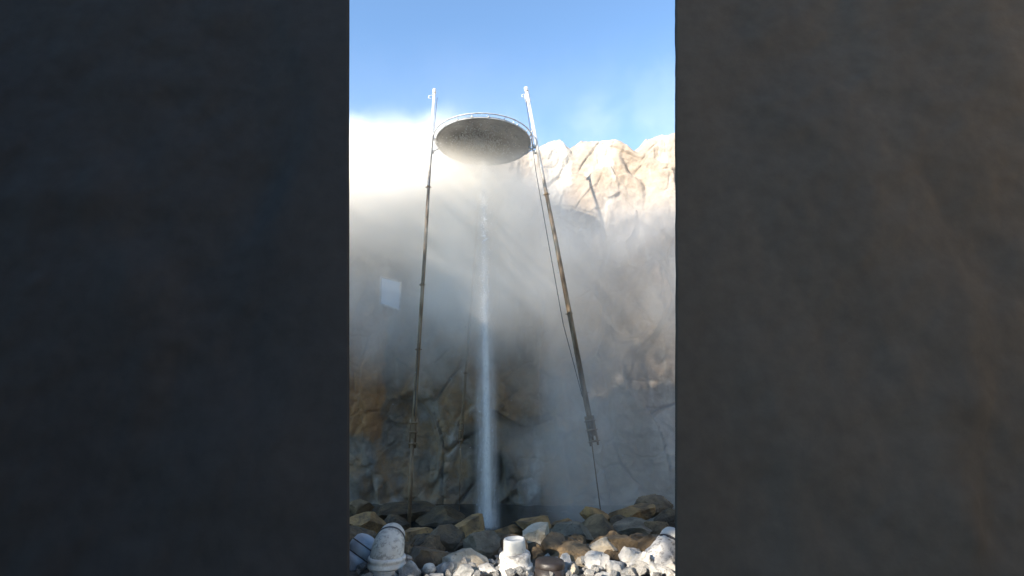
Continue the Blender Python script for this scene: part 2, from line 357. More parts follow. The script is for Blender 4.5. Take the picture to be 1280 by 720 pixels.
# ------------------------------------------------------------------ added rock walls, invented to keep both sides of the view dark
def added_side_wall(name, inner, outer, m, seed, label):
    side = -1 if outer < inner else 1
    d0, d1 = 4.8, 6.2
    # (inner/outer) x (front/back) x (bottom/top)
    def c(px, d, py): return np.array(at(px, py, d))
    bi, ti = c(inner, d0, 782), c(inner, d0, -70); bo, to = c(outer, d0, 782), c(outer, d0, -70)
    q = (inner + side * 26)
    tib = ti + (c(q, d1, -70) - ti) * np.array((1, 1, 0)); bib = bi + (c(q, d1, 782) - bi) * np.array((1, 1, 0))
    tob = to + np.array((side * .6, d1 - d0, 0)); bob = bo + np.array((side * .6, d1 - d0, 0))
    nu, nv, nw = 150, 190, 26
    def face(a, b_, c_, d_, n1, n2):     # bilinear patch a b / d c
        u, v = np.meshgrid(np.linspace(0, 1, n1), np.linspace(0, 1, n2)); u = u[..., None]; v = v[..., None]
        return ((a * (1 - u) + b_ * u) * (1 - v) + (d_ * (1 - u) + c_ * u) * v).reshape(-1, 3), n1, n2
    patches = [face(bi, bo, to, ti, nu, nv), face(bib, bi, ti, tib, nw, nv), face(bo, bob, tob, to, nw, nv), face(ti, to, tob, tib, nu, nw), face(bob, bib, tib, tob, nu, nv)]
    Vv, Ff, off = [], [], 0
    for Pn, a, b_ in patches:
        Vv.append(Pn); i = np.arange(a * b_).reshape(b_, a) + off; off += a * b_
        Ff.append(np.stack([i[:-1, :-1], i[:-1, 1:], i[1:, 1:], i[1:, :-1]], -1).reshape(-1, 4))
    Vv = np.vstack(Vv); Ff = np.vstack(Ff)
    dist = np.abs(Vv[:, 0] - (bi[0] + (ti[0] - bi[0]) * (Vv[:, 2] - bi[2]) / (ti[2] - bi[2])))
    v1, c1 = blocks(Vv + seed, (.38, .38, .22), seed, .03, .8); g = fbm(Vv + seed, .8, 5, seed + 3); f2 = fbm(Vv + seed, 4., 4, seed + 9)
    amp = .10 + .90 * sstep(.05, 1.2, dist)
    Vv[:, 1] += (-.13 * v1 - .12 * g) * amp - .008 * f2
    Vv[:, 0] += (.018 * g + .006 * f2) * np.minimum(1, amp + .35)
    me = bpy.data.meshes.new(name); me.from_pydata(Vv.tolist(), [], Ff.tolist())
    bm = bmesh.new(); bm.from_mesh(me); bmesh.ops.remove_doubles(bm, verts=bm.verts, dist=.0005); bmesh.ops.recalc_face_normals(bm, faces=bm.faces)
    bm.to_mesh(me); bm.free()
    tag(link(name, me, m), label, 'rock wall')
added_side_wall('added_buttress', 437, -190, M['added_flank_left'], 5, 'added dark blue-grey rock wall in shade filling the left side of the picture')
added_side_wall('added_buttress', 844, 1470, M['added_flank_right'], 9, 'added dark brown-grey rock wall in shade filling the right side of the picture')

# ------------------------------------------------------------------ pale board added before the far wall, imitating a patch of sunlight
def light_patch(pts, d, label):
    c = sum((at(x, y, d) for x, y in pts), Vector()) / 4; t = empty('light_patch_board', c)
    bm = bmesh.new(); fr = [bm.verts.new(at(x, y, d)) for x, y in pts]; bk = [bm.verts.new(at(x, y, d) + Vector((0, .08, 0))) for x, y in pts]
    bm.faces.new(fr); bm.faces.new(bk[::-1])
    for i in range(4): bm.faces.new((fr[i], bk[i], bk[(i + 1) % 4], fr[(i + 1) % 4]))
    obj('light_patch_slab', bm, M['light_patch'], t, False)
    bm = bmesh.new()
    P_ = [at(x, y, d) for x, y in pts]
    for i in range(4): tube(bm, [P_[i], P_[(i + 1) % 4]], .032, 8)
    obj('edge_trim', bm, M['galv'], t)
    tag(t, label, 'light_patch')
light_patch([(475, 380), (500, 388), (501, 352), (476, 346)], 14.2, 'small pale blue board imitating a patch of sunlight in the steam left of the left pole')

# ------------------------------------------------------------------ poles of the geyser tripod
def pole(top_, knee, foot, r_top, r_knee, label, brackets, leg=.85, scale=1.):
    t = empty('steel_pole', foot)
    bm = bmesh.new(); mid = top_.lerp(knee, .5) + Vector((.012, 0, 0)) * scale; tube(bm, [top_, top_.lerp(knee, .27), mid, knee], [r_top, r_top, (r_top + r_knee) / 2, r_knee], 14); obj('shaft', bm, M['pole'], t)
    bm = bmesh.new(); dirn = (knee - top_).normalized(); k0 = knee - dirn * .35; tube(bm, [k0 + Vector((-.02, .03, 0)), foot], r_knee * leg, 12); obj('lower_leg', bm, M['rust'], t)
    side = dirn.cross(Vector((0, 1, 0))).normalized(); fwd = dirn.cross(side).normalized()
    for f in brackets:
        bm = bmesh.new(); c = top_.lerp(knee, f); tube(bm, [c - dirn * .03, c + dirn * .03], r_top * 1.3, 14); tube(bm, [c - side * r_top * 1.8, c + side * r_top * 1.8], .008, 8)
        cl = obj('clamp', bm, M['rust'], t)
        for q in (-1, 1):
            bm = bmesh.new(); bmesh.ops.create_uvsphere(bm, u_segments=8, v_segments=6, radius=.014, matrix=Matrix.Translation(c + side * q * r_top * 1.75))
            obj('bolt', bm, M['rust'], cl)
    # splice where the shaft is bolted to the lower leg
    bm = bmesh.new()
    for q in (-1, 1): tube(bm, [k0 + side * q * r_knee * 1.25 - dirn * .12, knee + side * q * r_knee * 1.25 + dirn * .22], r_knee * .42, 8)
    tube(bm, [k0 - fwd * r_knee * 1.1, knee - fwd * r_knee * 1.1 + dirn * .1], r_knee * .4, 8)
    sp_ = obj('splice', bm, M['rust'], t)
    for f in (0, .45, 1.):
        bm = bmesh.new(); c = k0.lerp(knee + dirn * .12, f); box(bm, c, (r_knee * 3.3, r_knee * 2.6, .05), dirn.to_track_quat('Z', 'Y').to_matrix())
        tube(bm, [c - side * r_knee * 2.1, c + side * r_knee * 2.1], .011, 6); obj('band', bm, M['rust'], sp_)
    bm = bmesh.new()
    c = top_
    tube(bm, [c - dirn * .10, c + dirn * .06], r_top * 1.35, 14)
    hd = obj('pole_head', bm, M['galv'], t)
    bm = bmesh.new(); c2 = top_ + dirn * .28 - fwd * r_top * 1.6; tube(bm, [c2 - side * .03, c2 + side * .03], .075, 16); box(bm, c2 + dirn * -.06, (.05, .16, .26), dirn.to_track_quat('Z', 'Y').to_matrix())
    obj('pulley', bm, M['galv'], t)
    bm = bmesh.new(); c3 = top_ + dirn * .12
    tube(bm, [c3 + side * -.06, c3 + side * -.16 + dirn * .02, c3 + side * -.17 + dirn * .1, c3 + side * -.09 + dirn * .13], .012, 6); obj('hook', bm, M['galv'], t)
    tag(t, label, 'pole', 'steel poles holding the dish above the geyser')
    return t, dirn, side, fwd
LT, LK, LF = at(543, 115, 12.7), at(516, 548, 11.9), at(511, 664, 11.6)
RT, RK, RF = at(658, 113, 12.6), at(741, 545, 12.0), at(751, 640, 11.9)
BT, BK, BF = at(603, 196, 14.4), at(576, 545, 14.5), at(574, 640, 14.5)
pl, dl, sl_, fl_ = pole(LT, LK, LF, .042, .052, 'straight rusty steel pole left of the water jet, topped in clear sky', (.33, .62, .79))
pr, dr, sr, fr_ = pole(RT, RK, RF, .048, .070, 'leaning rusty steel pole right of the water jet', (.355, .70, .9), .2)
pole(BT, BK, BF, .038, .042, 'thin rear steel pole just left of the water jet, half lost in the steam', (.8,), .4)
# hoist cables
def cable(pts, r, label):
    bm = bmesh.new(); P_ = []
    for a, b_ in zip(pts, pts[1:]):
        for k in range(8): P_.append(a.lerp(b_, k / 8))
    P_.append(pts[-1]); tube(bm, P_, r, 6); tag(obj('hoist_cable', bm, M['seam']), label, 'cable')
cable([at(657, 122, 12.4), at(662.5, 160, 12.4), at(670, 215, 12.4), at(685, 300, 12.35), at(704, 405, 12.3), at(728, 496, 12.0)], .010, 'thin dark cable hanging beside the right pole')
cable([at(546.5, 122, 12.6), at(541, 180, 12.5), at(532, 290, 12.3), at(524, 400, 12.1), at(518, 520, 11.85)], .009, 'thin dark cable running down along the left pole')

# ------------------------------------------------------------------ dish
DC = at(604.5, 180, 12.9); DR = 59 * pxm(DC)
t = empty('spray_dish', DC)
bm = bmesh.new(); seg = 96; rings = []
tilt = Matrix.Rotation(R(3.0), 3, 'X')
def dp(r, a, z): return DC + tilt @ Vector((r * math.cos(a), r * math.sin(a), z))
prof = [(0.001, .20)] + [(DR * k / 14, .20 * (1 - (k / 14) ** 1.6)) for k in range(1, 15)]
rings = [[bm.verts.new(dp(r + (.006 * math.sin(a_ * 9) if r > DR * .9 else 0), a_, z)) for a_ in [2 * math.pi * k / seg for k in range(seg)]] for r, z in prof + [(DR, .04), (DR * .5, .20), (.001, .26)]]
for r0, r1 in zip(rings, rings[1:]):
    for k in range(seg): bm.faces.new((r0[k], r0[(k + 1) % seg], r1[(k + 1) % seg], r1[k]))
bmesh.ops.remove_doubles(bm, verts=bm.verts, dist=.0005); bmesh.ops.recalc_face_normals(bm, faces=bm.faces)
obj('dish', bm, M['dish'], t)
def ring(bm, R_, z, r, off=Vector((0, 0, 0)), s2=8):
    n_ = 96; rr = []
    for k in range(n_):
        a_ = 2 * math.pi * k / n_; o_ = Vector((math.cos(a_), math.sin(a_), 0)); rr.append([bm.verts.new(DC + off + tilt @ (o_ * (R_ + r * math.cos(2 * math.pi * j / s2)) + Vector((0, 0, z + r * math.sin(2 * math.pi * j / s2))))) for j in range(s2)])
    for k in range(n_):
        for j in range(s2): bm.faces.new((rr[k][j], rr[(k + 1) % n_][j], rr[(k + 1) % n_][(j + 1) % s2], rr[k][(j + 1) % s2]))
bm = bmesh.new(); ring(bm, DR * 1.045, .10, .019); obj('rim_pipe', bm, M['galv'], t)
bm = bmesh.new(); ring(bm, DR * 1.0, 0.0, .014); obj('dish_edge', bm, M['galv'], t)
for k in range(20):
    a_ = 2 * math.pi * (k + .5) / 20; bm = bmesh.new()
    tube(bm, [dp(DR * .99, a_, .0), dp(DR * 1.045, a_, .10)], .010, 6); box(bm, dp(DR * 1.0, a_, .03), (.05, .05, .05)); obj('strut', bm, M['galv'], t)
# arms from the rim to the two front poles
for (pa, pb) in ((at(662, 171, 12.75), at(666.5, 160, 12.55)), (at(661, 184, 12.6), at(669.5, 190, 12.5)), (at(657, 193, 12.5), at(668, 183, 12.5)), (at(547, 178, 12.8), at(540.5, 172, 12.62)), (at(548, 186, 12.7), at(540, 190, 12.58))):
    bm = bmesh.new(); tube(bm, [pa, pb], .022, 8); box(bm, pb, (.10, .08, .10)); obj('support_arm', bm, M['galv'], t)
tag(t, 'round dark grey dish hung high between the poles, water spraying against its underside', 'spray dish')

# ------------------------------------------------------------------ stones
def rock_mesh(seed, rx, ry, rz, cuts=9, sub=4, rough=.05, sharp=.78):
    rnd = random.Random(seed); bm = bmesh.new(); bmesh.ops.create_icosphere(bm, subdivisions=sub, radius=1)
    V = np.array([v.co[:] for v in bm.verts]); V0 = V.copy()
    V = V * (1 + .20 * fbm(V0 + seed * 3.1, 1.1, 3, seed))[:, None]
    for k in range(cuts):
        a = Vector((rnd.gauss(0, 1), rnd.gauss(0, 1), rnd.gauss(0, .9))).normalized(); nrm = np.array(a); lim = rnd.uniform(sharp - .16, sharp + .14)
        dt = V @ nrm; ex = np.maximum(dt - lim, 0); V -= np.outer(ex * 1.0, nrm)
    L = np.linalg.norm(V0, axis=1)[:, None]
    V = V * (1 + rough * 1.5 * fbm(V0 + seed * 1.7, 2.4, 4, seed + 5) + rough * .9 * fbm(V0 + seed, 7, 4, seed + 6))[:, None]
    V = V * np.array((rx, ry, rz))
    for v, p in zip(bm.verts, V): v.co = p
    bm.normal_update()
    for e in bm.edges:
        if len(e.link_faces) == 2 and e.calc_face_angle(0) > .42: e.smooth = False
    return bm
def stone(px, py, wpx, hpx, d, m, label, cat='boulder', name='boulder', seed=None, roll=0, depth=.85, group=None, sub=4, **kw):
    seed = seed or int(px * 7 + py); d0 = d
    for _ in range(60):          # slide along the line of sight until the stone beds into the ground there
        p = at(px, py, d); s = pxm(p); rx, rz = wpx * s / 2 * 1.28, hpx * s / 2 * 1.28; ry = max(rx, rz) * depth
        g = float(gz(p.x, p.y))
        if p.z < g + .25 * rz and d > 5.45: d -= .04
        elif p.z > g + .95 * rz and d < d0 + 1.1: d += .04
        else: break
    bm = rock_mesh(seed, rx, ry, rz, sub=sub, **kw)
    bmesh.ops.rotate(bm, verts=bm.verts, matrix=Matrix.Rotation(R(-roll), 3, 'Y'))
    me = bpy.data.meshes.new(name); bm.to_mesh(me); bm.free(); o = link(name, me, M[m]); o.location = p
    return tag(o, label, cat, group)
B = [
 (522, 673, 52, 30, 8.1, 'ochre', 'ochre-brown block boulder just right of the tall white pipe elbow', 4),
 (583, 665, 56, 34, 8.6, 'ochre', 'peaked rusty-orange boulder left of the foot of the water jet', 0),
 (535, 699, 56, 30, 7.3, 'dark', 'low dark brown boulder between the white pipe elbow and the small pipe end', 0),
 (509, 696, 20, 22, 7.0, 'brown', 'small brown stone touching the right side of the tall white pipe elbow', 0),
 (608, 686, 62, 38, 7.5, 'grey', 'large grey-green boulder below the foot of the water jet', 5),
 (582, 704, 62, 32, 6.7, 'tan', 'low tan boulder with a sunlit ridge, left of the stepped white pipe cap', -12),
 (633, 668, 40, 18, 8.9, 'ochre', 'small orange-brown boulder directly under the water jet', 0),
 (670, 678, 45, 50, 7.1, 'tan', 'bright sunlit upright boulder behind the stepped pipe cap', 8),
 (666, 655, 46, 16, 9.0, 'ochre', 'flat ochre boulder on top of the bright upright one', 4),
 (702, 658, 32, 18, 9.1, 'ochre', 'ragged ochre stone behind the pitted grey boulder', 0),
 (712, 671, 54, 32, 8.0, 'grey', 'pitted grey boulder right of the bright upright one', 6),
 (720, 694, 62, 22, 7.2, 'brown', 'long low brown boulder above the white rubble', 5),
 (748, 663, 50, 30, 8.5, 'brown', 'smooth rounded brown boulder in the middle of the right pile', 0),
 (745, 645, 38, 18, 9.4, 'ochre', 'ochre boulder with a slanting top, on the right pile', -20),
 (787, 644, 52, 17, 9.6, 'ochre', 'flat slab-like ochre boulder overhanging a dark gap', 12),
 (810, 636, 50, 26, 10.4, 'brown', 'dark brown boulder topmost on the right pile', 6),
 (795, 664, 56, 28, 8.4, 'grey', 'wide blue-grey boulder beneath the flat slab', 4),
 (773, 686, 46, 34, 7.5, 'brown', 'dark brown boulder leaning behind the sunlit flat stone', 10),
 (752, 689, 36, 22, 6.9, 'tan', 'flat tan stone with a sunlit face, above the white rubble on the right', 22),
 (803, 687, 22, 16, 7.2, 'grey', 'small grey stone left of the crusted white pipe', 0),
 (822, 662, 32, 22, 8.2, 'brown', 'brown boulder just left of the top of the crusted white pipe', 0),
 (838, 650, 34, 24, 9.2, 'dark', 'dark boulder above the crusted white pipe at the right edge', 0),
 (818, 686, 44, 34, 7.8, 'dark', 'black-brown boulder in the gap behind the crusted white pipe', 0),
 (776, 662, 30, 26, 9.3, 'dark', 'black boulder inside the gap under the flat slab', 0),
 (560, 680, 44, 34, 8.0, 'dark', 'dark boulder wedged between the ochre block and the peaked boulder', 0),
 (646, 690, 40, 34, 7.9, 'dark', 'dark boulder in the shade behind the stepped pipe cap', 0),
 (693, 686, 34, 40, 7.9, 'dark', 'dark boulder wedged right behind the bright upright one', 0),
 (447, 636, 38, 20, 11.6, 'brown', 'brown boulder at the foot of the wall on the far left', 0),
 (503, 638, 74, 24, 13.0, 'dark', 'long black boulder at the foot of the wall behind the left pole', 3),
 (556, 646, 56, 20, 12.2, 'dark', 'low black boulder left of the water jet at the pool edge', 0),
 (458, 655, 46, 22, 10.0, 'ochre', 'dark boulder with a rusty top edge above the left pipe', 2),
 (492, 657, 40, 24, 10.4, 'dark', 'dark boulder behind the tall white pipe elbow', 0),
 (450, 672, 46, 28, 8.6, 'dark', 'dark boulder right above the blue-grey pipe elbow', 0),
 (489, 684, 46, 32, 7.9, 'dark', 'dark boulder hidden behind the body of the tall white pipe elbow', 0),
]
for px, py, w_, h_, d, m, lab, roll in B:
    stone(px, py, w_, h_, d, m, lab, roll=roll, sub=5, cuts=15, sharp=.66)
Wt = [
 (515, 716, 24, 24, 5.9, 'rubble', 'pale grey faceted stone right of the tall white pipe elbow', 20),
 (508, 707, 15, 17, 6.2, 'rubble', 'small bluish white stone touching the tall white pipe elbow', 0),
 (557, 713, 24, 17, 5.9, 'rubble', 'pale stone right of the small black-banded pipe end', 0),
 (578, 719, 34, 17, 5.75, 'rubble', 'dark-flecked grey stone below the low tan boulder', 12),
 (610, 714, 28, 20, 5.9, 'white', 'smooth pale stone left of the stepped white pipe cap', 0),
 (597, 721, 20, 14, 5.6, 'rubble', 'small grey stone at the bottom edge left of the pipe cap', 0),
 (700, 700, 14, 10, 6.3, 'white', 'tiny white stone behind the dark brown pipe stub', 0),
 (684, 697, 13, 9, 6.4, 'white', 'tiny bright white stone on the left behind the dark brown pipe stub', 0),
 (707, 705, 19, 20, 6.1, 'white', 'rounded white stone just right of the dark brown pipe stub', 0),
 (716, 715, 14, 24, 5.7, 'tan', 'upright cream stone at the bottom edge right of the brown pipe stub', -10),
 (726, 704, 22, 12, 6.2, 'tan', 'small cream stone between two larger white stones', 0),
 (741, 706, 34, 30, 5.9, 'white', 'large faceted white stone, biggest of the rubble in the middle', 15),
 (770, 713, 30, 26, 5.75, 'white', 'blocky white stone with a flat top in front of the right pile', 0),
 (790, 700, 30, 28, 6.2, 'white', 'leaning white stone with a pointed top', 30),
 (806, 706, 30, 30, 6.0, 'white', 'rough white stone speckled with dirt left of the crusted pipe', -15),
 (786, 717, 22, 18, 5.6, 'rubble', 'grey-white stone low between the blocky and the speckled one', 0),
 (826, 717, 32, 24, 5.65, 'white', 'jagged white stone below the crusted white pipe', 0),
 (757, 720, 18, 12, 5.55, 'rubble', 'small pale stone at the bottom edge under the large faceted one', 0),
 (838, 712, 22, 20, 6.0, 'white', 'white stone in the lower right corner against the dark wall', 0),
 (546, 722, 18, 12, 5.6, 'rubble', 'small grey stone at the bottom edge below the pipe end', 0),
]
for px, py, w_, h_, d, m, lab, roll in Wt:
    stone(px, py, w_, h_, d, m, lab, 'stone', 'white_stone', roll=roll, sub=4, cuts=17, sharp=.64, rough=.10, group='white rubble stones along the bottom')
# small rubble between the named stones: nothing tells one from the next
rnd = random.Random(3); protos = []
for k in range(5):
    bm = rock_mesh(900 + k, 1, .8, .85, 18, 4, .10, .60); me = bpy.data.meshes.new('pebble'); bm.to_mesh(me); bm.free(); me.materials.append(M['white'] if k % 2 else M['rubble'])
    me.polygons.foreach_set('use_smooth', [True] * len(me.polygons)); protos.append(me)
for k in range(230):
    px = rnd.uniform(430, 850); d = rnd.uniform(5.0, 6.35); x = (px - 640) / FOC * (d * cp - .4); r = rnd.uniform(.03, .10)
    o = bpy.data.objects.new('pebble', protos[k % 5]); COL.objects.link(o)
    o.location = (x, d, float(gz(x, d)) + r * rnd.uniform(.1, .9)); o.scale = (r, r, r * .8); o.rotation_euler = (rnd.uniform(0, .6), rnd.uniform(0, .6), rnd.uniform(0, 6.28))
    tag(o, 'fist-sized pale pebble filling the gaps between the larger white stones', 'pebble', 'small pale pebbles along the bottom')
dprot = []
for k in range(4):
    bm = rock_mesh(950 + k, 1, .9, .7, 10, 4, .06, .76); me = bpy.data.meshes.new('cobble'); bm.to_mesh(me); bm.free(); me.materials.append(M['dark'] if k % 2 else M['brown'])
    me.polygons.foreach_set('use_smooth', [True] * len(me.polygons)); dprot.append(me)
for k in range(150):
    d = rnd.uniform(6.2, 6.9) if k < 60 else rnd.uniform(7.2, 11.5) if k < 100 else rnd.uniform(12.5, 15); px = rnd.uniform(432, 850); x = (px - 640) / FOC * (d * cp - .4); r = rnd.uniform(.10, .20)
    if d > 9.6 and d < 12.4 and abs(x) < 2.4 and x < 1.6: continue
    o = bpy.data.objects.new('cobble', dprot[k % 4]); COL.objects.link(o)
    o.location = (x, d, float(gz(x, d)) + r * (.25 if d > 6.4 else .1)); o.scale = (r, r, r); o.rotation_euler = (rnd.uniform(0, .6), rnd.uniform(0, .6), rnd.uniform(0, 6.28))
    tag(o, 'dark wet cobble lying in the gaps between the brown boulders', 'cobble', 'dark cobbles between the boulders')

# ------------------------------------------------------------------ pipes in the foreground
def P3(px, py, d): return at(px, py, d)
# tall elbow
d = 5.75; b0 = P3(482, 724, d); s = pxm(b0)
t = empty('pipe_elbow', b0)
def up(px, h, back=0): return b0 + Vector(((px - 482) * s, back, h * s))
bm = bmesh.new(); lathe(bm, [(20.5 * s, -14 * s), (20.5 * s, 12 * s), (21 * s, 14 * s)], b0); obj('riser', bm, M['pvc'], t)
bm = bmesh.new(); lathe(bm, [(21 * s, 13.5 * s), (23.6 * s, 15 * s), (24 * s, 17 * s), (23 * s, 19 * s), (22.8 * s, 22 * s), (24 * s, 23 * s), (23.2 * s, 26 * s), (20.8 * s, 27 * s)], b0); obj('collar', bm, M['pvc'], t)
bm = bmesh.new()
pts = [up(482, 18), up(482, 25), up(481.9, 30, .02), up(481.6, 34, .05), up(481.2, 37.5, .10), up(481, 40, .155)]
tube(bm, pts, [21.5 * s, 21.2 * s, 20.8 * s, 20.2 * s, 19.6 * s, 18.6 * s], 40); obj('bend', bm, M['pvc_clean'], t)
dirb = (pts[-1] - pts[-2]).normalized()
bm = bmesh.new(); lathe(bm, [(18.7 * s, -.012), (19.3 * s, -.008), (19.3 * s, .008), (18.5 * s, .012)], pts[-1], dirb); obj('rubber_seal', bm, M['seam'], t)
bm = bmesh.new(); lathe(bm, [(17.8 * s, -.02), (17.8 * s, .05), (16.9 * s, .10), (14 * s, .145), (8.5 * s, .172), (.001, .18)], pts[-1], dirb); obj('end_cap', bm, M['pvc_clean'], t)
tag(t, 'tall off-white plastic pipe elbow with a thick collar, standing at lower left', 'pipe')
# left blue-grey elbow, lying
c = P3(450, 693, 6.1); s = pxm(c); t = empty('pipe_elbow', c)
ax = Vector((.50, .35, .80)).normalized()
bm = bmesh.new(); lathe(bm, [(18 * s, -30 * s), (18 * s, -12 * s), (19 * s, -11 * s), (19 * s, -3 * s)], c, ax); obj('riser', bm, M['pvc_blue'], t)
for hh in (-3, 9):
    bm = bmesh.new(); lathe(bm, [(18 * s, (hh - .2) * s), (19.4 * s, (hh + .1) * s), (19.4 * s, (hh + 1.2) * s), (18 * s, (hh + 1.5) * s)], c, ax); obj('rubber_seal', bm, M['seam'], t)
bm = bmesh.new(); lathe(bm, [(18.8 * s, -2 * s), (19 * s, 9 * s), (18 * s, 11 * s), (17 * s, 16 * s), (13 * s, 20 * s), (6 * s, 22.5 * s), (.001, 23 * s)], c, ax); obj('end_cap', bm, M['pvc_blue'], t)
bm = bmesh.new(); lathe(bm, [(21 * s, -34 * s), (21 * s, -20 * s), (19 * s, -19 * s)], c, ax); obj('socket', bm, M['seam'], t)
tag(t, 'squat blue-grey pipe elbow with black seals at the far left', 'pipe')
# stepped cap
c = P3(645, 724, 5.75); s = pxm(c); t = empty('stepped_pipe', c)
prof = [(23 * s, -12 * s), (23.5 * s, 4 * s), (24 * s, 5.5 * s), (23.4 * s, 8 * s), (21 * s, 8.6 * s), (21.6 * s, 12 * s), (22.4 * s, 14 * s), (21.8 * s, 16 * s), (19.4 * s, 17 * s), (19.4 * s, 24 * s), (20 * s, 26 * s), (19.2 * s, 29.5 * s), (17.5 * s, 31 * s), (13.2 * s, 31.6 * s)]
ax = Vector((-.05, -.04, 1))
bm = bmesh.new(); lathe(bm, prof, c, ax, 56); obj('body', bm, M['pvc_heavy'], t)
bm = bmesh.new(); lathe(bm, [(13.4 * s, 31 * s), (14.2 * s, 33 * s), (13.8 * s, 45 * s), (13 * s, 46.6 * s), (10.5 * s, 46.9 * s), (10 * s, 46.2 * s), (.001, 46 * s)], c, ax, 48); obj('plug', bm, M['pvc'], t)
tag(t, 'stepped white pipe cap crusted with lime, in the middle of the foreground', 'pipe cap')
# brown stub
c = P3(687, 724, 5.6); s = pxm(c); t = empty('pipe_stub', c)
bm = bmesh.new(); lathe(bm, [(19 * s, -12 * s), (18.6 * s, 14 * s)], c, (.03, 0, 1), 44); obj('body', bm, M['brown_pipe'], t)
bm = bmesh.new(); lathe(bm, [(18.4 * s, 13.5 * s), (18.8 * s, 15 * s), (18.6 * s, 19 * s), (17.4 * s, 21.5 * s), (13 * s, 22.8 * s), (.001, 23.2 * s)], c, (.03, 0, 1), 44); obj('cap', bm, M['brown_pipe'], t)
tag(t, 'dark brown capped pipe stub right of the stepped white cap', 'pipe')
# small pipe end with black band
c = P3(536, 726, 5.7); s = pxm(c); t = empty('pipe_end', c)
bm = bmesh.new(); lathe(bm, [(9 * s, -8 * s), (9 * s, 7 * s), (8.4 * s, 8 * s)], c, (0, -.15, 1), 28); obj('body', bm, M['pvc_clean'], t)
bm = bmesh.new(); lathe(bm, [(8.4 * s, 7.4 * s), (9.7 * s, 7.8 * s), (9.7 * s, 11.2 * s), (8.4 * s, 11.6 * s)], c, (0, -.15, 1), 28); obj('black_band', bm, M['seam'], t)
bm = bmesh.new(); lathe(bm, [(8.2 * s, 11 * s), (8.2 * s, 15 * s), (6.5 * s, 18.4 * s), (3 * s, 20 * s), (.001, 20.2 * s)], c, (0, -.15, 1), 28); obj('cap', bm, M['pvc_clean'], t)
tag(t, 'small white pipe end with a black band between grey stones', 'pipe')
# crusted pipe on the right
c = P3(822, 716, 6.0); s = pxm(c); t = empty('crusted_pipe', c); ax = (P3(846, 668, 6.35) - c).normalized()
bm = bmesh.new(); tube(bm, [c - ax * .20, c, c + ax * 14 * s, c + ax * 30 * s, c + ax * 41 * s], [20 * s, 22 * s, 22.5 * s, 20.5 * s, 19 * s], 56)
bmesh.ops.subdivide_edges(bm, edges=bm.edges[:], cuts=4, use_grid_fill=True)
Vn = np.array([v.co[:] for v in bm.verts]); nn = fbm(Vn, 9, 5, 77) * .035
for v, q in zip(bm.verts, nn):
    rad = (v.co - c) - ax * (v.co - c).dot(ax); v.co = v.co + (rad.normalized() * float(q) if rad.length > .01 else Vector())
obj('body', bm, M['pvc_heavy'], t)
bm = bmesh.new(); lathe(bm, [(18 * s, 40 * s), (20 * s, 41 * s), (20 * s, 44 * s), (18 * s, 45 * s)], c, ax); obj('rubber_seal', bm, M['seam'], t)
bm = bmesh.new(); lathe(bm, [(18.2 * s, 44 * s), (18 * s, 56 * s), (16.5 * s, 61 * s), (11 * s, 64 * s), (.001, 65 * s)], c, ax); obj('end_cap', bm, M['pvc'], t)
tag(t, 'thick white lime-crusted pipe leaning into the dark wall at lower right', 'pipe')

# ------------------------------------------------------------------ water jet
def volmat(name, build):
    m = bpy.data.materials.new(name); m.use_nodes = True; n = m.node_tree.nodes; l = m.node_tree.links; n.remove(n['Principled BSDF'])
    v = N(n, 'ShaderNodeVolumePrincipled'); l.new(v.outputs[0], n['Material Output'].inputs['Volume']); v.inputs['Density'].default_value = 0
    l.new(build(n, l, v), v.inputs['Density']); return m
def mth(n, l, op, *a, clamp=False):
    x = N(n, 'ShaderNodeMath', operation=op, use_clamp=clamp)
    for i, v in enumerate(a):
        if hasattr(v, 'links'): l.new(v, x.inputs[i])
        else: x.inputs[i].default_value = v
    return x.outputs[0]
def ss(n, l, v, a, b, lo=0., hi=1.):
    x = N(n, 'ShaderNodeMapRange', interpolation_type='SMOOTHSTEP'); l.new(v, x.inputs[0])
    if a > b: a, b, lo, hi = b, a, hi, lo
    for i, q in ((1, a), (2, b), (3, lo), (4, hi)): x.inputs[i].default_value = q
    return x.outputs[0]
JB, JT = at(610, 662, 12.4), at(604, 200, 12.7)
jet = empty('geyser', JB)
def jet_den(n, l, v):
    v.inputs['Color'].default_value = (1, .99, .97, 1); v.inputs['Anisotropy'].default_value = .1
    t_ = N(n, 'ShaderNodeTexCoord'); s_ = N(n, 'ShaderNodeSeparateXYZ'); l.new(t_.outputs['Object'], s_.inputs[0])
    h_ = mth(n, l, 'DIVIDE', s_.outputs[2], JT.z - JB.z)
    cx = mth(n, l, 'MULTIPLY', h_, JT.x - JB.x); cy = mth(n, l, 'MULTIPLY', h_, JT.y - JB.y)
    x = mth(n, l, 'SUBTRACT', s_.outputs[0], cx); y = mth(n, l, 'SUBTRACT', s_.outputs[1], cy)
    r = mth(n, l, 'SQRT', mth(n, l, 'ADD', mth(n, l, 'MULTIPLY', x, x), mth(n, l, 'MULTIPLY', y, y)))
    wv = coord(n, l, (1, 1, .16)); nz = noise(n, l, 13, 5, .65, wv).outputs[0]
    rr = mth(n, l, 'ADD', r, mth(n, l, 'MULTIPLY', mth(n, l, 'SUBTRACT', nz, .5), .20))
    core = ss(n, l, rr, .105, .03, 0, 26.); halo = ss(n, l, rr, .38, .05, 0, 2.3)
    st = ss(n, l, nz, .38, .60, .15, 1.7)
    fade = ss(n, l, h_, .75, .10, .09, 1.)
    foot = ss(n, l, h_, .07, 0., 1., 1.8)
    return mth(n, l, 'MULTIPLY', mth(n, l, 'MULTIPLY', mth(n, l, 'ADD', core, halo), st), mth(n, l, 'MULTIPLY', fade, foot))
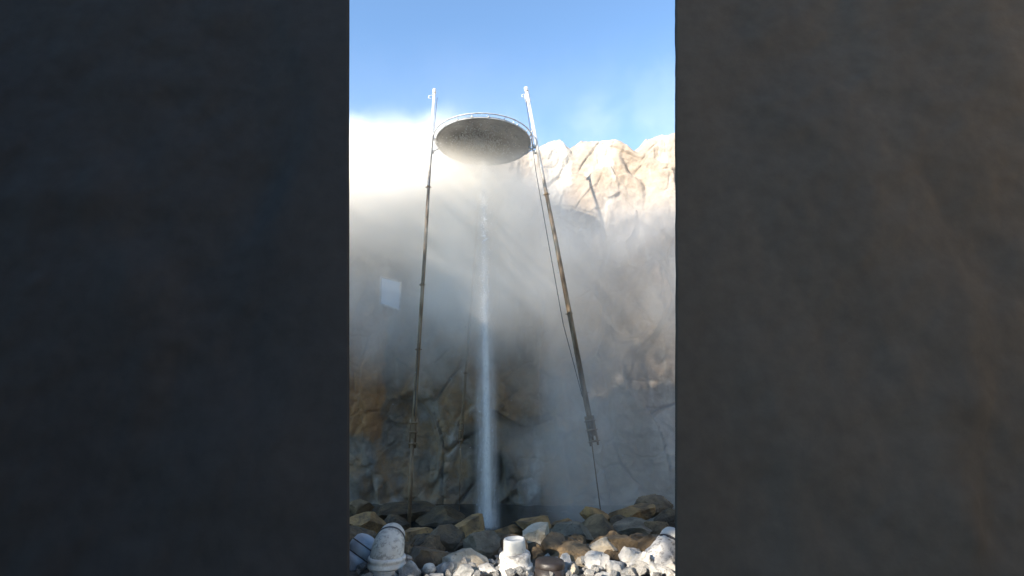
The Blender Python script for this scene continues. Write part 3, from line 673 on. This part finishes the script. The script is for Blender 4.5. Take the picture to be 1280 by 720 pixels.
bm = bmesh.new(); tube(bm, [JB - Vector((0, 0, .1)), JB.lerp(JT, .4), JT], [.42, .40, .36], 20); obj('water_column', bm, volmat('white_water', jet_den), jet)
# flying drops round the column, one mesh
def drops(name, pts, parent):
    bm = bmesh.new()
    for p, r, st in pts: bmesh.ops.create_icosphere(bm, subdivisions=1, radius=1, matrix=Matrix.Translation(p) @ Matrix.Diagonal((r, r, r * st, 1)))
    return tag(obj(name, bm, M['drop'], parent), kind='stuff')
rnd = random.Random(5); pts = []
for k in range(2600):
    f = rnd.random() ** 2.2 * .9; c = JB.lerp(JT, f); rr = abs(rnd.gauss(0, .10)) + .02; a_ = rnd.uniform(0, 6.28)
    pts.append((c + Vector((math.cos(a_) * rr, math.sin(a_) * rr * .9, 0)), rnd.uniform(.003, .009), rnd.uniform(1, 4)))
drops('water_drops', pts, jet)
pts = []
for k in range(1100):
    a_ = rnd.uniform(0, 6.28); rr = abs(rnd.gauss(0, .45)) * DR + .03
    p = DC + Vector((-.15, -.1, 0)) + Vector((math.cos(a_) * rr, math.sin(a_) * rr, .12 - abs(rnd.gauss(0, .10)))); 
    if (p - DC).length < DR * .95: pts.append((p, rnd.uniform(.008, .024), rnd.uniform(.8, 1.8)))
for k in range(45):
    pts.append((at(rnd.uniform(480, 800), rnd.uniform(320, 600), rnd.uniform(10, 12)), rnd.uniform(.005, .011), 1.5))
drops('splash_drops', pts, jet)
tag(jet, 'bluish white geyser jet shooting straight up from the pool to the dish', 'geyser')

# ------------------------------------------------------------------ steam
def steam_den(n, l, v):
    v.inputs['Color'].default_value = (1, .98, .945, 1); v.inputs['Anisotropy'].default_value = .0
    c = coord(n, l); s_ = N(n, 'ShaderNodeSeparateXYZ'); l.new(c, s_.inputs[0])
    nz = N(n, 'ShaderNodeTexNoise'); nz.inputs['Scale'].default_value = .42; nz.inputs['Detail'].default_value = 4.5; nz.inputs['Roughness'].default_value = .55; nz.inputs['Distortion'].default_value = .25
    l.new(c, nz.inputs['Vector'])
    sc3 = N(n, 'ShaderNodeSeparateColor'); l.new(nz.outputs[1], sc3.inputs[0])
    a, b_, f = sc3.outputs[0], sc3.outputs[1], nz.outputs[0]
    x = mth(n, l, 'ADD', s_.outputs[0], mth(n, l, 'MULTIPLY', mth(n, l, 'SUBTRACT', a, .5), 4.))
    z = mth(n, l, 'ADD', s_.outputs[2], mth(n, l, 'MULTIPLY', mth(n, l, 'SUBTRACT', b_, .5), 3.4))
    mul = lambda *q: mth(n, l, 'MULTIPLY', *q)
    add = lambda *q: mth(n, l, 'ADD', *q)
    xr, zr = s_.outputs[0], s_.outputs[2]
    cloud = mul(mul(ss(n, l, x, .9, -1.6), ss(n, l, z, 5.6, 8.4)), mul(ss(n, l, z, 11.0, 8.8), 1.35))
    mid = mul(mul(ss(n, l, x, 2.6, .4), ss(n, l, x, -3.5, -.5)), mul(mul(ss(n, l, z, 1.8, 5.6), ss(n, l, z, 9.9, 8.6)), .62))
    vr = mul(mul(ss(n, l, x, -.1, .9), ss(n, l, z, 8.2, 6.6)), .125)
    vr2 = mul(mul(ss(n, l, x, .6, 1.8), mul(ss(n, l, z, 2.6, 5.2), ss(n, l, z, 8.6, 7.2))), .36)
    vl = mul(mul(ss(n, l, x, .5, -.5), ss(n, l, z, 2.3, 5.2)), mul(ss(n, l, z, 10., 8.5), .55))
    wisp = mul(mul(ss(n, l, f, .50, .66), ss(n, l, z, 9., 10.)), mul(ss(n, l, z, 14.5, 12.5), mul(ss(n, l, x, 1., 4.), .035)))
    tot = add(add(add(cloud, mid), add(vr, vr2)), add(add(vl, wisp), .012))
    var = ss(n, l, f, .36, .64, .55, 1.45)
    # thin out towards the open sides of the domain
    yf = add(s_.outputs[1], mul(ss(n, l, xr, .4, 1.2), ss(n, l, zr, 4.2, 1.4, 0, 2.)))
    ed = mul(mul(ss(n, l, yf, 12.2, 13.2), ss(n, l, s_.outputs[1], 18.3, 16.8)), mul(ss(n, l, zr, 14.4, 13.), ss(n, l, mth(n, l, 'ABSOLUTE', xr), 8.4, 7.4)))
    return mul(mul(tot, var), ed)
bm = bmesh.new(); box(bm, (0, 14.2, 6.7), (17, 8.4, 15.6))
st = obj('steam', bm, volmat('steam', steam_den), smooth=False); tag(st, kind='stuff')
st['label'] = 'thick white steam billowing from the geyser across the rock wall'
